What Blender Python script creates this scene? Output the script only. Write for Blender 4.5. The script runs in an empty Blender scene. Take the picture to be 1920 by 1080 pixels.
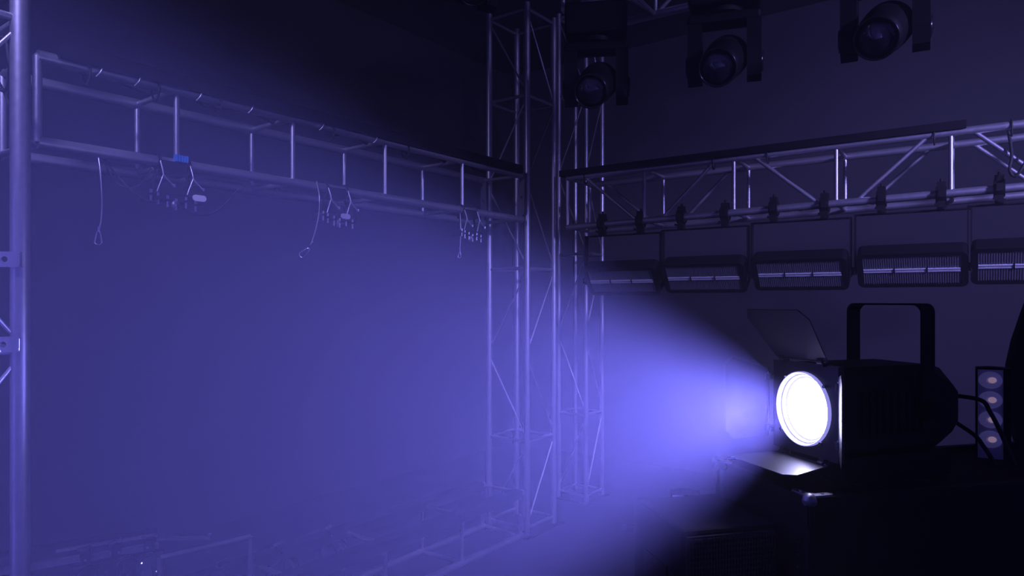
import bpy, bmesh, math, random
from math import sin, cos, pi, radians, atan2, hypot
from mathutils import Vector, Matrix

random.seed(7)
scene = bpy.context.scene
COL = scene.collection
V = Vector

# ------------------------------------------------------------------ camera
H = 1.75            # eye height over the floor
F = 1300.0          # focal length in pixels of a 1920 px wide frame
HOR = 564.0         # row of the horizon
cam_d = bpy.data.cameras.new('camera')
cam_d.sensor_width = 36.0
cam_d.lens = F / 1920.0 * 36.0
cam_d.shift_y = (HOR - 540.0) / 1920.0
cam_d.clip_start = 0.02
cam = bpy.data.objects.new('camera', cam_d)
cam.location = (0, 0, H)
cam.rotation_euler = (radians(90), 0, 0)
COL.objects.link(cam)
scene.camera = cam

# ------------------------------------------------------------------ world, light, exposure
world = bpy.data.worlds.new('world')
scene.world = world
world.use_nodes = True
bg = world.node_tree.nodes['Background']
bg.inputs['Color'].default_value = (0.15, 0.14, 1.0, 1)
bg.inputs['Strength'].default_value = 0.13

LENS = V((0.698, 1.65, H - 0.256))      # centre of the spotlight lens
BANG = radians(198.0)                    # heading of the beam
BEAM = V((cos(BANG), sin(BANG), 0))
spot_d = bpy.data.lights.new('spotlight_beam', 'SPOT')
spot_d.color = (0.19, 0.172, 1.0)
spot_d.energy = 2450.0
spot_d.spot_size = radians(60)
spot_d.spot_blend = 0.2
spot_d.shadow_soft_size = 0.08
spot = bpy.data.objects.new('spotlight_beam', spot_d)
spot.location = LENS + BEAM * 0.045
spot.rotation_euler = BEAM.to_track_quat('-Z', 'Y').to_euler()
COL.objects.link(spot)

# added fill lamp, unseen, high on the right, for the truss highlights
lamp_d = bpy.data.lights.new('fill_lamp', 'AREA')
lamp_d.shape = 'DISK'
lamp_d.size = 0.45
lamp_d.color = (0.33, 0.29, 1.0)
lamp_d.energy = 52.0
lamp_d.spread = radians(74)
lamp = bpy.data.objects.new('fill_lamp', lamp_d)
lamp.location = (3.7, 0.4, 3.5)
lamp.rotation_euler = (V((2.4, 4.3, 2.35)) - lamp.location).to_track_quat('-Z', 'Y').to_euler()
COL.objects.link(lamp)

# second added fill lamp, unseen, over the side truss near the left tower
lamp2_d = bpy.data.lights.new('fill_lamp', 'AREA')
lamp2_d.shape = 'DISK'
lamp2_d.size = 0.35
lamp2_d.color = (0.38, 0.34, 1.0)
lamp2_d.energy = 12.5
lamp2_d.spread = radians(64)
lamp2 = bpy.data.objects.new('fill_lamp', lamp2_d)
lamp2.location = (-1.6, 0.5, 4.2)
lamp2.rotation_euler = (V((-1.6, 3.4, 2.2)) - lamp2.location).to_track_quat('-Z', 'Y').to_euler()
COL.objects.link(lamp2)

scene.view_settings.view_transform = 'Standard'
scene.view_settings.look = 'None'
scene.view_settings.gamma = 1.0
scene.view_settings.use_curve_mapping = False
scene.view_settings.exposure = 0.0
HAZE = 0.021
try:
    scene.cycles.volume_bounces = 1
    scene.cycles.max_bounces = 4
    scene.cycles.diffuse_bounces = 2
    scene.cycles.glossy_bounces = 2
    scene.cycles.use_adaptive_sampling = True
    scene.cycles.adaptive_threshold = 0.03
    scene.cycles.use_denoising = True
    scene.cycles.use_light_tree = False
    world.cycles.sampling_method = 'NONE'
    scene.cycles.sample_clamp_indirect = 4.0
except Exception:
    pass

# ------------------------------------------------------------------ helpers
def P(px, py, d):
    """a point at forward distance d seen at a pixel of the photograph"""
    return V(((px - 960.0) / F * d, d, H + (HOR - py) / F * d))

def mat(name, base, rough=0.5, metal=0.0, noise=0.0, nscale=30.0, bump=0.0, coat=0.0, emit=None, estr=0.0, trans=0.0):
    m = bpy.data.materials.new(name)
    m.use_nodes = True
    nt = m.node_tree
    b = nt.nodes['Principled BSDF']
    b.inputs['Base Color'].default_value = (*base, 1)
    b.inputs['Roughness'].default_value = rough
    b.inputs['Metallic'].default_value = metal
    if coat:
        b.inputs['Coat Weight'].default_value = coat
    if trans:
        b.inputs['Transmission Weight'].default_value = trans
    if emit:
        b.inputs['Emission Color'].default_value = (*emit, 1)
        b.inputs['Emission Strength'].default_value = estr
    if noise or bump:
        tc = nt.nodes.new('ShaderNodeTexCoord')
        n = nt.nodes.new('ShaderNodeTexNoise')
        n.inputs['Scale'].default_value = nscale
        n.inputs['Detail'].default_value = 5
        nt.links.new(tc.outputs['Object'], n.inputs['Vector'])
        if noise:
            r = nt.nodes.new('ShaderNodeValToRGB')
            r.color_ramp.elements[0].color = (*[c * (1 - noise) for c in base], 1)
            r.color_ramp.elements[1].color = (*[min(1, c * (1 + noise)) for c in base], 1)
            nt.links.new(n.outputs['Fac'], r.inputs['Fac'])
            nt.links.new(r.outputs['Color'], b.inputs['Base Color'])
            mr = nt.nodes.new('ShaderNodeMapRange')
            mr.inputs['To Min'].default_value = max(0.02, rough - 0.08)
            mr.inputs['To Max'].default_value = min(1, rough + 0.08)
            nt.links.new(n.outputs['Fac'], mr.inputs['Value'])
            nt.links.new(mr.outputs['Result'], b.inputs['Roughness'])
        if bump:
            bp = nt.nodes.new('ShaderNodeBump')
            bp.inputs['Strength'].default_value = bump
            bp.inputs['Distance'].default_value = 0.004
            nt.links.new(n.outputs['Fac'], bp.inputs['Height'])
            nt.links.new(bp.outputs['Normal'], b.inputs['Normal'])
    return m

M = {
    'alu': mat('brushed_aluminium', (0.55, 0.55, 0.57), 0.42, 0.85, 0.12, 60),
    'alu_dull': mat('dull_aluminium', (0.35, 0.35, 0.37), 0.45, 0.7, 0.15, 40),
    'steel': mat('zinc_steel', (0.8, 0.8, 0.82), 0.25, 1.0),
    'black_metal': mat('black_powder_coat', (0.009, 0.009, 0.010), 0.6, 0.0, 0.2, 90),
    'black_plastic': mat('black_plastic', (0.006, 0.006, 0.007), 0.6, 0.0, 0.2, 60),
    'black_gloss': mat('black_gloss_plastic', (0.01, 0.01, 0.012), 0.2),
    'rubber': mat('black_rubber', (0.012, 0.012, 0.013), 0.7),
    'case': mat('black_laminate', (0.012, 0.012, 0.013), 0.75, 0.0, 0.25, 200, 0.2),
    'grille': mat('black_grille_metal', (0.03, 0.03, 0.033), 0.45, 0.3),
    'wall_grey': mat('dark_grey_paint', (0.05, 0.047, 0.062), 0.85, 0.0, 0.12, 3, 0.1),
    'wall_black': mat('black_wall_cloth', (0.02, 0.019, 0.022), 0.95, 0.0, 0.2, 4, 0.1),
    'ceiling': mat('black_ceiling_paint', (0.015, 0.014, 0.016), 0.95, 0.0, 0.2, 3),
    'floor': mat('black_floor', (0.025, 0.024, 0.028), 0.6, 0.0, 0.25, 6),
    'glass': mat('coated_lens_glass', (0.02, 0.02, 0.03), 0.06, 0.0, coat=1.0),
    'white_plastic': mat('white_plastic', (0.85, 0.85, 0.82), 0.35),
    'blue_plastic': mat('blue_plastic', (0.05, 0.32, 0.75), 0.4),
    'reflector': mat('ribbed_reflector', (0.24, 0.235, 0.27), 0.45, 0.3),
    'led_strip': mat('pale_led_strip', (0.75, 0.75, 0.8), 0.4),
    'led_face': mat('satin_led_panel', (0.8, 0.8, 0.86), 0.4),
    'led_lens': mat('clear_led_lens', (0.8, 0.8, 0.88), 0.3, 0.0, coat=0.3, emit=(0.32, 0.28, 1.0), estr=0.07),  # faint glow added, since lamp light leaves the LED bar dark
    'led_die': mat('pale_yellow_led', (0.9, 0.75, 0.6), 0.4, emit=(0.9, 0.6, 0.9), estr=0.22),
    'door_black': mat('satin_black_sheet', (0.026, 0.026, 0.03), 0.38),
    'wire': mat('steel_wire', (0.6, 0.6, 0.62), 0.4, 0.8),
    'lens_core': mat('glowing_lens', (0.9, 0.9, 1), 0.2, emit=(0.55, 0.53, 1.0), estr=40.0),
    'lens_ring': mat('glowing_lens_ring', (0.9, 0.9, 1), 0.15, emit=(0.36, 0.34, 1.0), estr=0.75),
    'lens_facet': mat('glowing_lens_facet', (0.9, 0.9, 1), 0.15, emit=(0.5, 0.5, 1.0), estr=0.95),
    'lens_groove': mat('lens_groove', (0.5, 0.5, 0.7), 0.2, emit=(0.2, 0.18, 1.0), estr=0.2),
}

for k_ in ('case', 'black_metal', 'black_plastic', 'floor'):
    M[k_].node_tree.nodes['Principled BSDF'].inputs['Specular IOR Level'].default_value = 0.14
M['case'].node_tree.nodes['Principled BSDF'].inputs['Specular IOR Level'].default_value = 0.1

def root(name, loc, label, cat, group=None, rotz=0.0):
    o = bpy.data.objects.new(name, None)
    o.empty_display_size = 0.05
    o.location = loc
    o.rotation_euler = (0, 0, rotz)
    COL.objects.link(o)
    o['label'] = label
    o['category'] = cat
    if group:
        o['group'] = group
    return o

class MB:
    """collects shapes for ONE mesh"""
    def __init__(self, off=(0, 0, 0)):
        self.v, self.f, self.s, self.off = [], [], [], V(off)
    def raw(self, vs, fs, smooth=False, T=None):
        k = len(self.v)
        for p in vs:
            p = V(p)
            if T is not None:
                p = T @ p
            self.v.append(p - self.off)
        for f in fs:
            self.f.append([i + k for i in f]); self.s.append(smooth)
        return self
    def tube(self, a, b, r, n=12, r2=None):
        return self.path([a, b], r, n, r2)
    def path(self, pts, r, n=10, r2=None, closed=False):
        pts = [V(p) for p in pts]
        m = len(pts)
        rings = []
        ref = None
        for i, p in enumerate(pts):
            if closed:
                t = pts[(i + 1) % m] - pts[i - 1]
            elif i == 0:
                t = pts[1] - pts[0]
            elif i == m - 1:
                t = pts[-1] - pts[-2]
            else:
                t = (pts[i + 1] - pts[i]).normalized() + (pts[i] - pts[i - 1]).normalized()
            t = t.normalized() if t.length > 1e-9 else V((0, 0, 1))
            if ref is None:
                ref = V((0, 0, 1)) if abs(t.z) < 0.9 else V((1, 0, 0))
            x = t.cross(ref).normalized()
            y = x.cross(t).normalized()
            ref = y
            rr = r if r2 is None else r + (r2 - r) * i / (m - 1)
            rings.append([p + x * cos(2 * pi * k / n) * rr + y * sin(2 * pi * k / n) * rr for k in range(n)])
        vs = [q for ring in rings for q in ring]
        fs = []
        for i in range(m if closed else m - 1):
            j = (i + 1) % m
            for k in range(n):
                fs.append([i * n + k, i * n + (k + 1) % n, j * n + (k + 1) % n, j * n + k])
        self.raw(vs, fs, True)
        if not closed:
            self.raw(rings[0], [list(range(n))[::-1]])
            self.raw(rings[-1], [list(range(n))])
        return self
    def box(self, lo, hi, T=None, bev=0.0):
        (x0, y0, z0), (x1, y1, z1) = lo, hi
        if bev <= 0:
            vs = [(x0,y0,z0),(x1,y0,z0),(x1,y1,z0),(x0,y1,z0),(x0,y0,z1),(x1,y0,z1),(x1,y1,z1),(x0,y1,z1)]
            fs = [[3,2,1,0],[4,5,6,7],[0,1,5,4],[1,2,6,5],[2,3,7,6],[3,0,4,7]]
            return self.raw(vs, fs, False, T)
        bm = bmesh.new()
        bmesh.ops.create_cube(bm, size=1)
        for v in bm.verts:
            v.co = V(((x0+x1)/2 + v.co.x*(x1-x0), (y0+y1)/2 + v.co.y*(y1-y0), (z0+z1)/2 + v.co.z*(z1-z0)))
        bmesh.ops.bevel(bm, geom=list(bm.edges), offset=bev, segments=2, affect='EDGES', profile=0.5)
        bm.verts.index_update()
        self.raw([v.co.copy() for v in bm.verts], [[v.index for v in f.verts] for f in bm.faces], False, T)
        bm.free()
        return self
    def bar(self, a, b, w, h, up=(0, 0, 1)):
        """rectangular bar from a to b, w sideways, h along up"""
        a, b = V(a), V(b)
        t = (b - a).normalized(); u = V(up)
        x = t.cross(u).normalized(); u = x.cross(t).normalized()
        vs = []
        for p in (a, b):
            for sx, sz in ((-1,-1),(1,-1),(1,1),(-1,1)):
                vs.append(p + x * sx * w / 2 + u * sz * h / 2)
        return self.raw(vs, [[3,2,1,0],[4,5,6,7],[0,1,5,4],[1,2,6,5],[2,3,7,6],[3,0,4,7]])
    def lathe(self, prof, n=32, T=None, smooth=True):
        """prof: (r, z) pairs turned about local z"""
        vs, fs = [], []
        for r, z in prof:
            for k in range(n):
                a = 2 * pi * k / n
                vs.append((r * cos(a), r * sin(a), z))
        for i in range(len(prof) - 1):
            for k in range(n):
                fs.append([i*n+k, i*n+(k+1) % n, (i+1)*n+(k+1) % n, (i+1)*n+k])
        return self.raw(vs, fs, smooth, T)
    def prism(self, poly, depth, T=None, d0=0.0):
        """polygon in local xy, thick along local z from d0 to d0+depth"""
        n = len(poly)
        vs = [(x, y, d0) for x, y in poly] + [(x, y, d0 + depth) for x, y in poly]
        fs = [list(range(n))[::-1], list(range(n, 2*n))] + [[k, (k+1) % n, n+(k+1) % n, n+k] for k in range(n)]
        return self.raw(vs, fs, False, T)
    def plate_hole(self, w, h, r, t, T=None, n=24):
        """plate w x h in local xy with a round hole, thickness t along z"""
        out = []
        for k in range(n):
            a = 2*pi*k/n
            c, s = cos(a), sin(a)
            m = min((w/2)/abs(c) if abs(c) > 1e-6 else 9e9, (h/2)/abs(s) if abs(s) > 1e-6 else 9e9)
            out.append((c*m, s*m))
        # pull the nearest samples onto the corners
        for cx, cy in ((w/2,h/2),(-w/2,h/2),(-w/2,-h/2),(w/2,-h/2)):
            i = min(range(n), key=lambda q: (out[q][0]-cx)**2 + (out[q][1]-cy)**2)
            out[i] = (cx, cy)
        vs = []
        for z in (0, t):
            vs += [(x, y, z) for x, y in out]
            vs += [(r*cos(2*pi*k/n), r*sin(2*pi*k/n), z) for k in range(n)]
        fs = []
        for k in range(n):
            j = (k+1) % n
            fs.append([k, n+k, n+j, j])
            fs.append([2*n+k, 2*n+j, 3*n+j, 3*n+k])
            fs.append([k, j, 2*n+j, 2*n+k])
            fs.append([n+j, n+k, 3*n+k, 3*n+j])
        return self.raw(vs, fs, False, T)
    def build(self, name, m, parent=None, label=None, cat=None, group=None, kind=None):
        me = bpy.data.meshes.new(name)
        me.from_pydata([tuple(v) for v in self.v], [], self.f)
        bm = bmesh.new(); bm.from_mesh(me)
        bmesh.ops.recalc_face_normals(bm, faces=bm.faces)
        bm.to_mesh(me); bm.free()
        me.polygons.foreach_set('use_smooth', self.s)
        me.materials.append(M[m] if isinstance(m, str) else m)
        o = bpy.data.objects.new(name, me)
        COL.objects.link(o)
        if parent is not None:
            o.parent = parent
        if label: o['label'] = label
        if cat: o['category'] = cat
        if group: o['group'] = group
        if kind: o['kind'] = kind
        return o

def copy_tree(o, parent=None):
    c = o.copy(); COL.objects.link(c)
    c.parent = parent
    for ch in list(o.children):
        copy_tree(ch, c)
    return c

def frame_T(origin, x, y, z):
    m = Matrix((x, y, z)).transposed().to_4x4()
    m.translation = origin
    return m

def axis_T(origin, direction):
    """local z -> direction"""
    q = V(direction).to_track_quat('Z', 'Y')
    return Matrix.Translation(origin) @ q.to_matrix().to_4x4()

def smooth_pts(pts, k=6):
    pts = [V(p) for p in pts]
    ext = [pts[0]*2 - pts[1]] + pts + [pts[-1]*2 - pts[-2]]
    out = []
    for i in range(1, len(ext) - 2):
        p0, p1, p2, p3 = ext[i-1:i+3]
        for j in range(k):
            t = j / k
            out.append(0.5*((2*p1) + (p2-p0)*t + (2*p0-5*p1+4*p2-p3)*t*t + (-p0+3*p1-3*p2+p3)*t**3))
    out.append(pts[-1])
    return out

def lerp(a, b, t):
    return a + (b - a) * t

# ------------------------------------------------------------------ the setting
A = V((-1.78, 2.6, 0))                   # foot of the first end of the side truss
D1 = V((0.598, 0.8015, 0)).normalized()  # along the side truss, away from the camera
D2 = V((-D1.y, D1.x, 0))                 # away to the left
def R(a, c, z=0.0):
    return A + D1 * a + D2 * c + V((0, 0, z))
CEIL = 4.5
def slab(name, pts, thick, m):
    mb = MB()
    n = len(pts)
    t = V(thick)
    vs = [V(p) for p in pts] + [V(p) + t for p in pts]
    mb.raw(vs, [list(range(n)), list(range(n, 2*n))[::-1]] + [[k, (k+1) % n, n+(k+1) % n, n+k] for k in range(n)])
    return mb.build(name, m, kind='structure')
slab('floor', [R(-6, 2.1), R(5.8, 2.1), R(5.8, -6.5), R(-6, -6.5)], (0, 0, -0.1), 'floor')
slab('ceiling', [R(-6, 2.1, CEIL), R(5.8, 2.1, CEIL), R(5.8, -6.5, CEIL), R(-6, -6.5, CEIL)], (0, 0, 0.1), 'ceiling')
slab('wall_left', [R(-6, 2.1), R(5.8, 2.1), R(5.8, 2.1, CEIL), R(-6, 2.1, CEIL)], D2 * 0.12, 'wall_black')
slab('wall_back', [R(5.8, 2.1), R(5.8, -6.5), R(5.8, -6.5, CEIL), R(5.8, 2.1, CEIL)], D1 * 0.12, 'wall_grey')

# ------------------------------------------------------------------ truss builders
CH, BR = 0.024, 0.0125
def side_truss(label, ztop, zbot, ts, w, cover):
    r = root('box_truss', R(0, 0, zbot - CH), label, 'truss', 'side trusses between the towers')
    off = r.location
    t0, t1 = ts[0], ts[-1]
    for c in (0, w):
        for z in (zbot, ztop):
            MB(off).tube(R(t0, c, z), R(t1, c, z), CH, 16).build('chord', 'alu', r)
    for i, t in enumerate(ts):
        rr = 0.016 if i in (0,) else BR
        for c in (0, w):
            if i == len(ts) - 1:
                continue
            MB(off).tube(R(t, c, zbot), R(t, c, ztop), rr).build('vertical_brace', 'alu', r)
        for z in (zbot, ztop):
            MB(off).tube(R(t, 0, z), R(t, w, z), BR).build('cross_brace', 'alu', r)
    for c in (0, w):
        T = frame_T(R(t1 - 0.01, c, (zbot + ztop) / 2), D2, V((0, 0, 1)), D1)
        MB(off).plate_hole(0.05, ztop - zbot + 0.04, 0.011, 0.012, T).build('end_plate', 'alu_dull', r)
    if cover:
        a, b = R(t0 + 0.06, -0.0, ztop + CH + 0.008), R(t1 - 0.05, -0.0, ztop + CH + 0.008)
        MB(off).bar(a, b, 0.09, 0.058).build('cable_trunking', 'black_plastic', r, label='black trunking laid on the top tube')
    return r
zt, zb = H + 0.918, H + 0.595
TS = [0.0, 0.53, 1.125, 1.751, 2.43, 3.10]
side_tr = side_truss('long aluminium box truss with black trunking, running from near left tower to corner tower', zt, zb, TS, 0.36, True)
low_tr = side_truss('aluminium box truss lying near the floor below the long left truss', H - 1.407, 0.03, TS, 0.36, False)
for c in (0, 0.36):  # black covers added to darken the bright top tubes
    MB(low_tr.location).bar(R(0.02, c, H - 1.407 + 0.004), R(3.05, c, H - 1.407 + 0.004), 0.085, 0.062).build('cable_trunking', 'black_plastic', low_tr, label='black trunking added round the top tube to dim it')

def tower(name_label, N, w, ux, uy, z0, z1, nbay, r_main=0.025, brackets=False, phase=0):
    """square truss tower; N first corner, ux and uy horizontal directions"""
    r = root('truss_tower', V((N.x, N.y, z0)), name_label, 'truss tower', 'truss towers')
    off = r.location
    cs = [N, N + ux*w, N + ux*w + uy*w, N + uy*w]
    for c in cs:
        MB(off).tube((c.x, c.y, z0 + 0.012), (c.x, c.y, z1), r_main, 18).build('chord', 'alu', r)
    MB(off).raw([c + (c - (cs[0]+cs[2])/2)*0.35 + V((0,0,z0 - c.z + dz)) for dz in (0, 0.012) for c in cs],
                [[3,2,1,0],[4,5,6,7],[0,1,5,4],[1,2,6,5],[2,3,7,6],[3,0,4,7]]).build('base_plate', 'black_metal', r)
    hb = (z1 - z0 - 0.1) / nbay
    for i in range(nbay + 1):
        z = z0 + 0.06 + hb * i
        for k in range(4):
            a, b = cs[k], cs[(k+1) % 4]
            if i % 2 == 1 or i in (0, nbay):
                MB(off).tube((a.x, a.y, z), (b.x, b.y, z), BR).build('cross_brace', 'alu', r)
            if i < nbay:
                p, q = (a, b) if (i + phase) % 2 == 0 else (b, a)
                if k in (0, 3):
                    MB(off).tube((p.x, p.y, z + 0.02), (q.x, q.y, z + hb - 0.02), 0.0065).build('diagonal_brace', 'alu', r)
    return r, off, cs

# corner tower where the two trusses meet
NT = V((0.111, 5.15, 0))
tower('tall aluminium truss tower in the far corner, where the two trusses meet', NT, 0.36, D1, D2, 0, 3.964, 6)
# slimmer tower behind it
N2 = V((0.640, 6.0, 0))
tower('slim aluminium truss tower behind the corner tower, by the back wall', N2, 0.28, D1, D2, 0, 4.3, 6, 0.022)

# near tower cut by the left edge of the picture
RT = P(38, HOR, 2.15); RT.z = 0
tl, toff, tcs = tower('near aluminium truss tower cut off by the left edge', RT - D1*0.35, 0.35, D1, D2, 0, 4.2, 8, 0.0275)
nx = V((-0.99, -0.14, 0)).normalized()
for py, dx in ((486, 0.0), (646, 0.004)):
    c = P(8, py, 2.10)
    ny = V((0, 0, 1)); nz = nx.cross(ny)
    MB(toff).plate_hole(0.092, 0.047, 0.009, 0.006, frame_T(c - V((dx, 0, 0)), nx, ny, nz)).build('bracket', 'alu', tl)
    MB(toff).path([P(35.5, py - 13 + k * 26 / 8, 2.098 + 0.001 * (k % 2)) for k in range(9)], 0.003, 6).build('weld_bead', 'steel', tl)
MB(toff).path(smooth_pts([P(-30, 90, 2.25), P(6, 70, 2.23), P(15, 100, 2.21), P(18, 130, 2.21), P(10, 170, 2.25), P(-30, 150, 2.3)]), 0.006, 8).build('cable', 'rubber', tl)
MB(toff).path(smooth_pts([P(-20, 120, 2.35), P(4, 165, 2.35), P(20, 200, 2.35), P(34, 230, 2.4)]), 0.004, 6).build('cable', 'rubber', tl)

# ------------------------------------------------------------------ right truss
S = 1.08
U0 = P(1211, HOR, 4.55 * S); U1 = P(1783, HOR, 3.62 * S)
UX = (U1 - U0); UL = UX.length; UX.normalize()
UY = V((-UX.y, UX.x, 0))                 # away from the camera
def rt_z(s):
    k = s / UL
    top = lerp((HOR - 317) / F * 4.55 * S, (HOR - 249) / F * 3.62 * S, k)
    bot = lerp((HOR - 413.6) / F * 4.55 * S, (HOR - 362.5) / F * 3.62 * S, k)
    return H + top, H + bot
def rt_s(px):
    q = (px - 960.0) / F
    return (q * U0.y - U0.x) / (UX.x - q * UX.y)
def RTP(s, c, top, dz=0.0):
    p = U0 + UX * s + UY * c
    z = rt_z(s)
    return V((p.x, p.y, (z[0] if top else z[1]) + dz))
WR = 0.37
s_a, s_b = rt_s(1064), rt_s(1783) + 1.05
rt = root('box_truss', RTP(s_a, 0, False, -CH), 'aluminium box truss with diagonal braces and clamped strobes, right of the corner tower', 'truss')
off = rt.location
for c in (0, WR):
    for top in (False, True):
        MB(off).tube(RTP(s_a, c, top), RTP(s_b, c, top), CH, 16).build('chord', 'alu', rt)
vs_px = [1064, 1208, 1376, 1568, 1783]
svs = [rt_s(x) for x in vs_px] + [rt_s(1783) + 0.52]
for i, s in enumerate(svs):
    for c in (0, WR):
        rr = 0.016 if i == 0 else BR
        MB(off).tube(RTP(s, c, False), RTP(s, c, True), rr).build('vertical_brace', 'alu', rt)
    for top in (False, True):
        MB(off).tube(RTP(s, 0, top), RTP(s, WR, top), BR).build('cross_brace', 'alu', rt)
diag = [(1095, 1, 1196, 0), (1240, 0, 1342, 1), (1412, 1, 1538, 0), (1603, 0, 1742, 1), (1822, 1, 1975, 0)]
for x0, t0, x1, t1 in diag:
    for c in (0, WR):
        MB(off).tube(RTP(rt_s(x0), c, bool(t0)), RTP(rt_s(x1), c, bool(t1)), BR).build('diagonal_brace', 'alu', rt)
MB(off).bar(RTP(s_a - 0.05, 0, True, CH + 0.010), RTP(rt_s(1812), 0, True, CH + 0.010), 0.08, 0.045).build('cable_trunking', 'black_plastic', rt, label='black trunking laid on the top tube')
for px in (1098, 1338, 1440, 1752, 1897):   # black ties round the top tube
    s = rt_s(px)
    c0 = RTP(s, 0, True)
    n = 20
    MB(off).path([c0 + UY*cos(2*pi*k/n)*0.03 + V((0,0,1))*(sin(2*pi*k/n)*0.045 - 0.012) for k in range(n)], 0.0045, 6, closed=True).build('cable_tie', 'rubber', rt)
pts = []
for k in range(40):
    s = lerp(s_a + 0.1, s_b - 0.1, k / 39)
    pts.append(RTP(s, WR * 0.45, False, 0.02 + 0.02 * sin(k * 1.3)))
MB(off).path(pts, 0.007, 6).build('cable', 'rubber', rt)
MB(off).path(smooth_pts([RTP(rt_s(1890), 0.02, True), P(1897, 290, 3.72), P(1893, 318, 3.70), P(1904, 330, 3.68), P(1925, 300, 3.66), RTP(rt_s(1960), 0.02, True)]), 0.008, 8).build('cable', 'rubber', rt)

# ------------------------------------------------------------------ strobes under the right truss
def make_strobe():
    # origin on the bottom tube axis above the middle of the strobe; x along the truss, y away from the camera
    r = root('strobe_light', (0, 0, 0), 'x', 'stage light', 'strobe lights under the right truss')
    tilt = radians(36)
    cz = -0.425
    ex, ey, ez = V((1, 0, 0)), V((0, cos(tilt), -sin(tilt))), None
    up = V((0, -sin(tilt), cos(tilt)))   # up along the face; bottom edge lies further back
    # face normal points to the camera and down
    nrm = V((0, -cos(tilt), -sin(tilt)))
    T = frame_T(V((0, 0.0, cz)), ex, up, nrm * 1.0)
    # housing: rounded frame round the face, open in front
    W, Hh, D = 0.56, 0.235, 0.10
    def rr(w, h, rad, n=5):
        out = []
        for sx, sy, a0 in ((1,1,0),(-1,1,90),(-1,-1,180),(1,-1,270)):
            for k in range(n+1):
                a = radians(a0 + 90*k/n)
                out.append((sx*(w/2-rad)+rad*cos(a), sy*(h/2-rad)+rad*sin(a)))
        return out
    o, i_ = rr(W, Hh, 0.035), rr(0.50, 0.19, 0.006)
    n = len(o)
    vs = [(x, y, -D) for x, y in o] + [(x, y, 0.004) for x, y in o] + [(x, y, 0.004) for x, y in i_] + [(x, y, -0.014) for x, y in i_]
    fs = [list(range(n))]
    for a in range(3):
        for k in range(n):
            fs.append([a*n+k, a*n+(k+1) % n, (a+1)*n+(k+1) % n, (a+1)*n+k])
    fs.append(list(range(3*n, 4*n)))
    MB().raw(vs, fs, False, T).build('housing', 'black_plastic', r)
    for sy in (1, -1):
        mb = MB()
        y0, y1 = (0.014, 0.092) if sy > 0 else (-0.092, -0.014)
        mb.box((-0.247, y0, -0.0135), (0.247, y1, -0.006), T)
        for k in range(42):
            x = -0.243 + k * 0.486 / 41
            mb.box((x - 0.0028, y0, -0.006), (x + 0.0028, y1, 0.0), T)
        mb.build('reflector_panel', 'reflector', r)
    for k in range(3):
        x0, x1 = -0.245 + k * 0.165, -0.245 + k * 0.165 + 0.158
        for y in (0.0075, -0.0075):
            MB().box((x0, y - 0.004, -0.0135), (x1, y + 0.004, 0.004), T).build('led_strip', 'led_strip', r)
        if k < 2:
            MB().box((x1 + 0.0005, -0.014, -0.0135), (x1 + 0.0065, 0.014, 0.007), T).build('strip_clip', 'black_metal', r)
    # cooling fins on the back
    mb = MB()
    for k in range(14):
        x = -0.22 + k * 0.44 / 13
        mb.box((x - 0.004, -0.09, -D - 0.03), (x + 0.004, 0.09, -D + 0.005), T)
    mb.build('heat_sink', 'black_metal', r)
    # yoke
    mb = MB()
    zc = -0.085
    for sx in (-1, 1):
        mb.box((sx*0.293 - 0.004, 0.0, cz - 0.02), (sx*0.293 + 0.004, 0.05, zc))
    mb.box((-0.297, 0.0, zc - 0.004), (0.297, 0.05, zc + 0.004))
    mb.build('yoke', 'black_metal', r)
    for sx in (-1, 1):
        MB().tube((sx*0.275, 0.03, cz + 0.01), (sx*0.318, 0.03, cz + 0.01), 0.018, 12).build('yoke_knob', 'black_plastic', r)
    for sx in (-1, 1):
        cl = MB()
        x = sx * 0.15
        n = 16
        ring = [(0.047*cos(2*pi*k/n), 0.047*sin(2*pi*k/n)) for k in range(n)]
        ri = [(0.0246*cos(2*pi*k/n), 0.0246*sin(2*pi*k/n)) for k in range(n)]
        vs = [(x-0.026, a, b) for a, b in ring] + [(x+0.026, a, b) for a, b in ring] + [(x-0.026, a, b) for a, b in ri] + [(x+0.026, a, b) for a, b in ri]
        fs = []
        for k in range(n):
            j = (k+1) % n
            fs += [[k, j, n+j, n+k], [2*n+j, 2*n+k, 3*n+k, 3*n+j], [j, k, 2*n+k, 2*n+j], [n+k, n+j, 3*n+j, 3*n+k]]
        cl.raw(vs, fs)
        cl.box((x-0.020, -0.026, -0.085), (x+0.020, 0.026, -0.036))
        cl.box((x-0.021, -0.025, 0.038), (x+0.021, 0.03, 0.072))
        cl.box((x-0.014, -0.062, -0.02), (x+0.014, -0.036, 0.022))
        co = cl.build('clamp', 'black_metal', r)
        MB().tube((x, 0.006, 0.065), (x, 0.006, 0.092), 0.008, 8).build('clamp_bolt', 'black_metal', co)
        MB().bar((x - 0.03, -0.05, -0.055), (x + 0.03, -0.05, -0.075), 0.008, 0.016).build('wing_nut', 'black_metal', co)
    return r
st0 = make_strobe()
rz = atan2(UX.y, UX.x)
names = ['black strobe panel nearest the corner tower, half lost in the beam',
         'black strobe panel second from the corner tower, under the right truss',
         'black strobe panel third from the corner tower, above the spotlight',
         'black strobe panel with clearly ribbed face, fourth from the corner tower',
         'black strobe panel under the right truss, cut off by the right edge']
for i, s in enumerate((-0.19, 0.41, 1.02, 1.63, 2.20)):
    o = st0 if i == 0 else copy_tree(st0)
    p = RTP(s, 0, False)
    o.location = p
    o.rotation_euler = (0, 0, rz)
    o['label'] = names[i]

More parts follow.
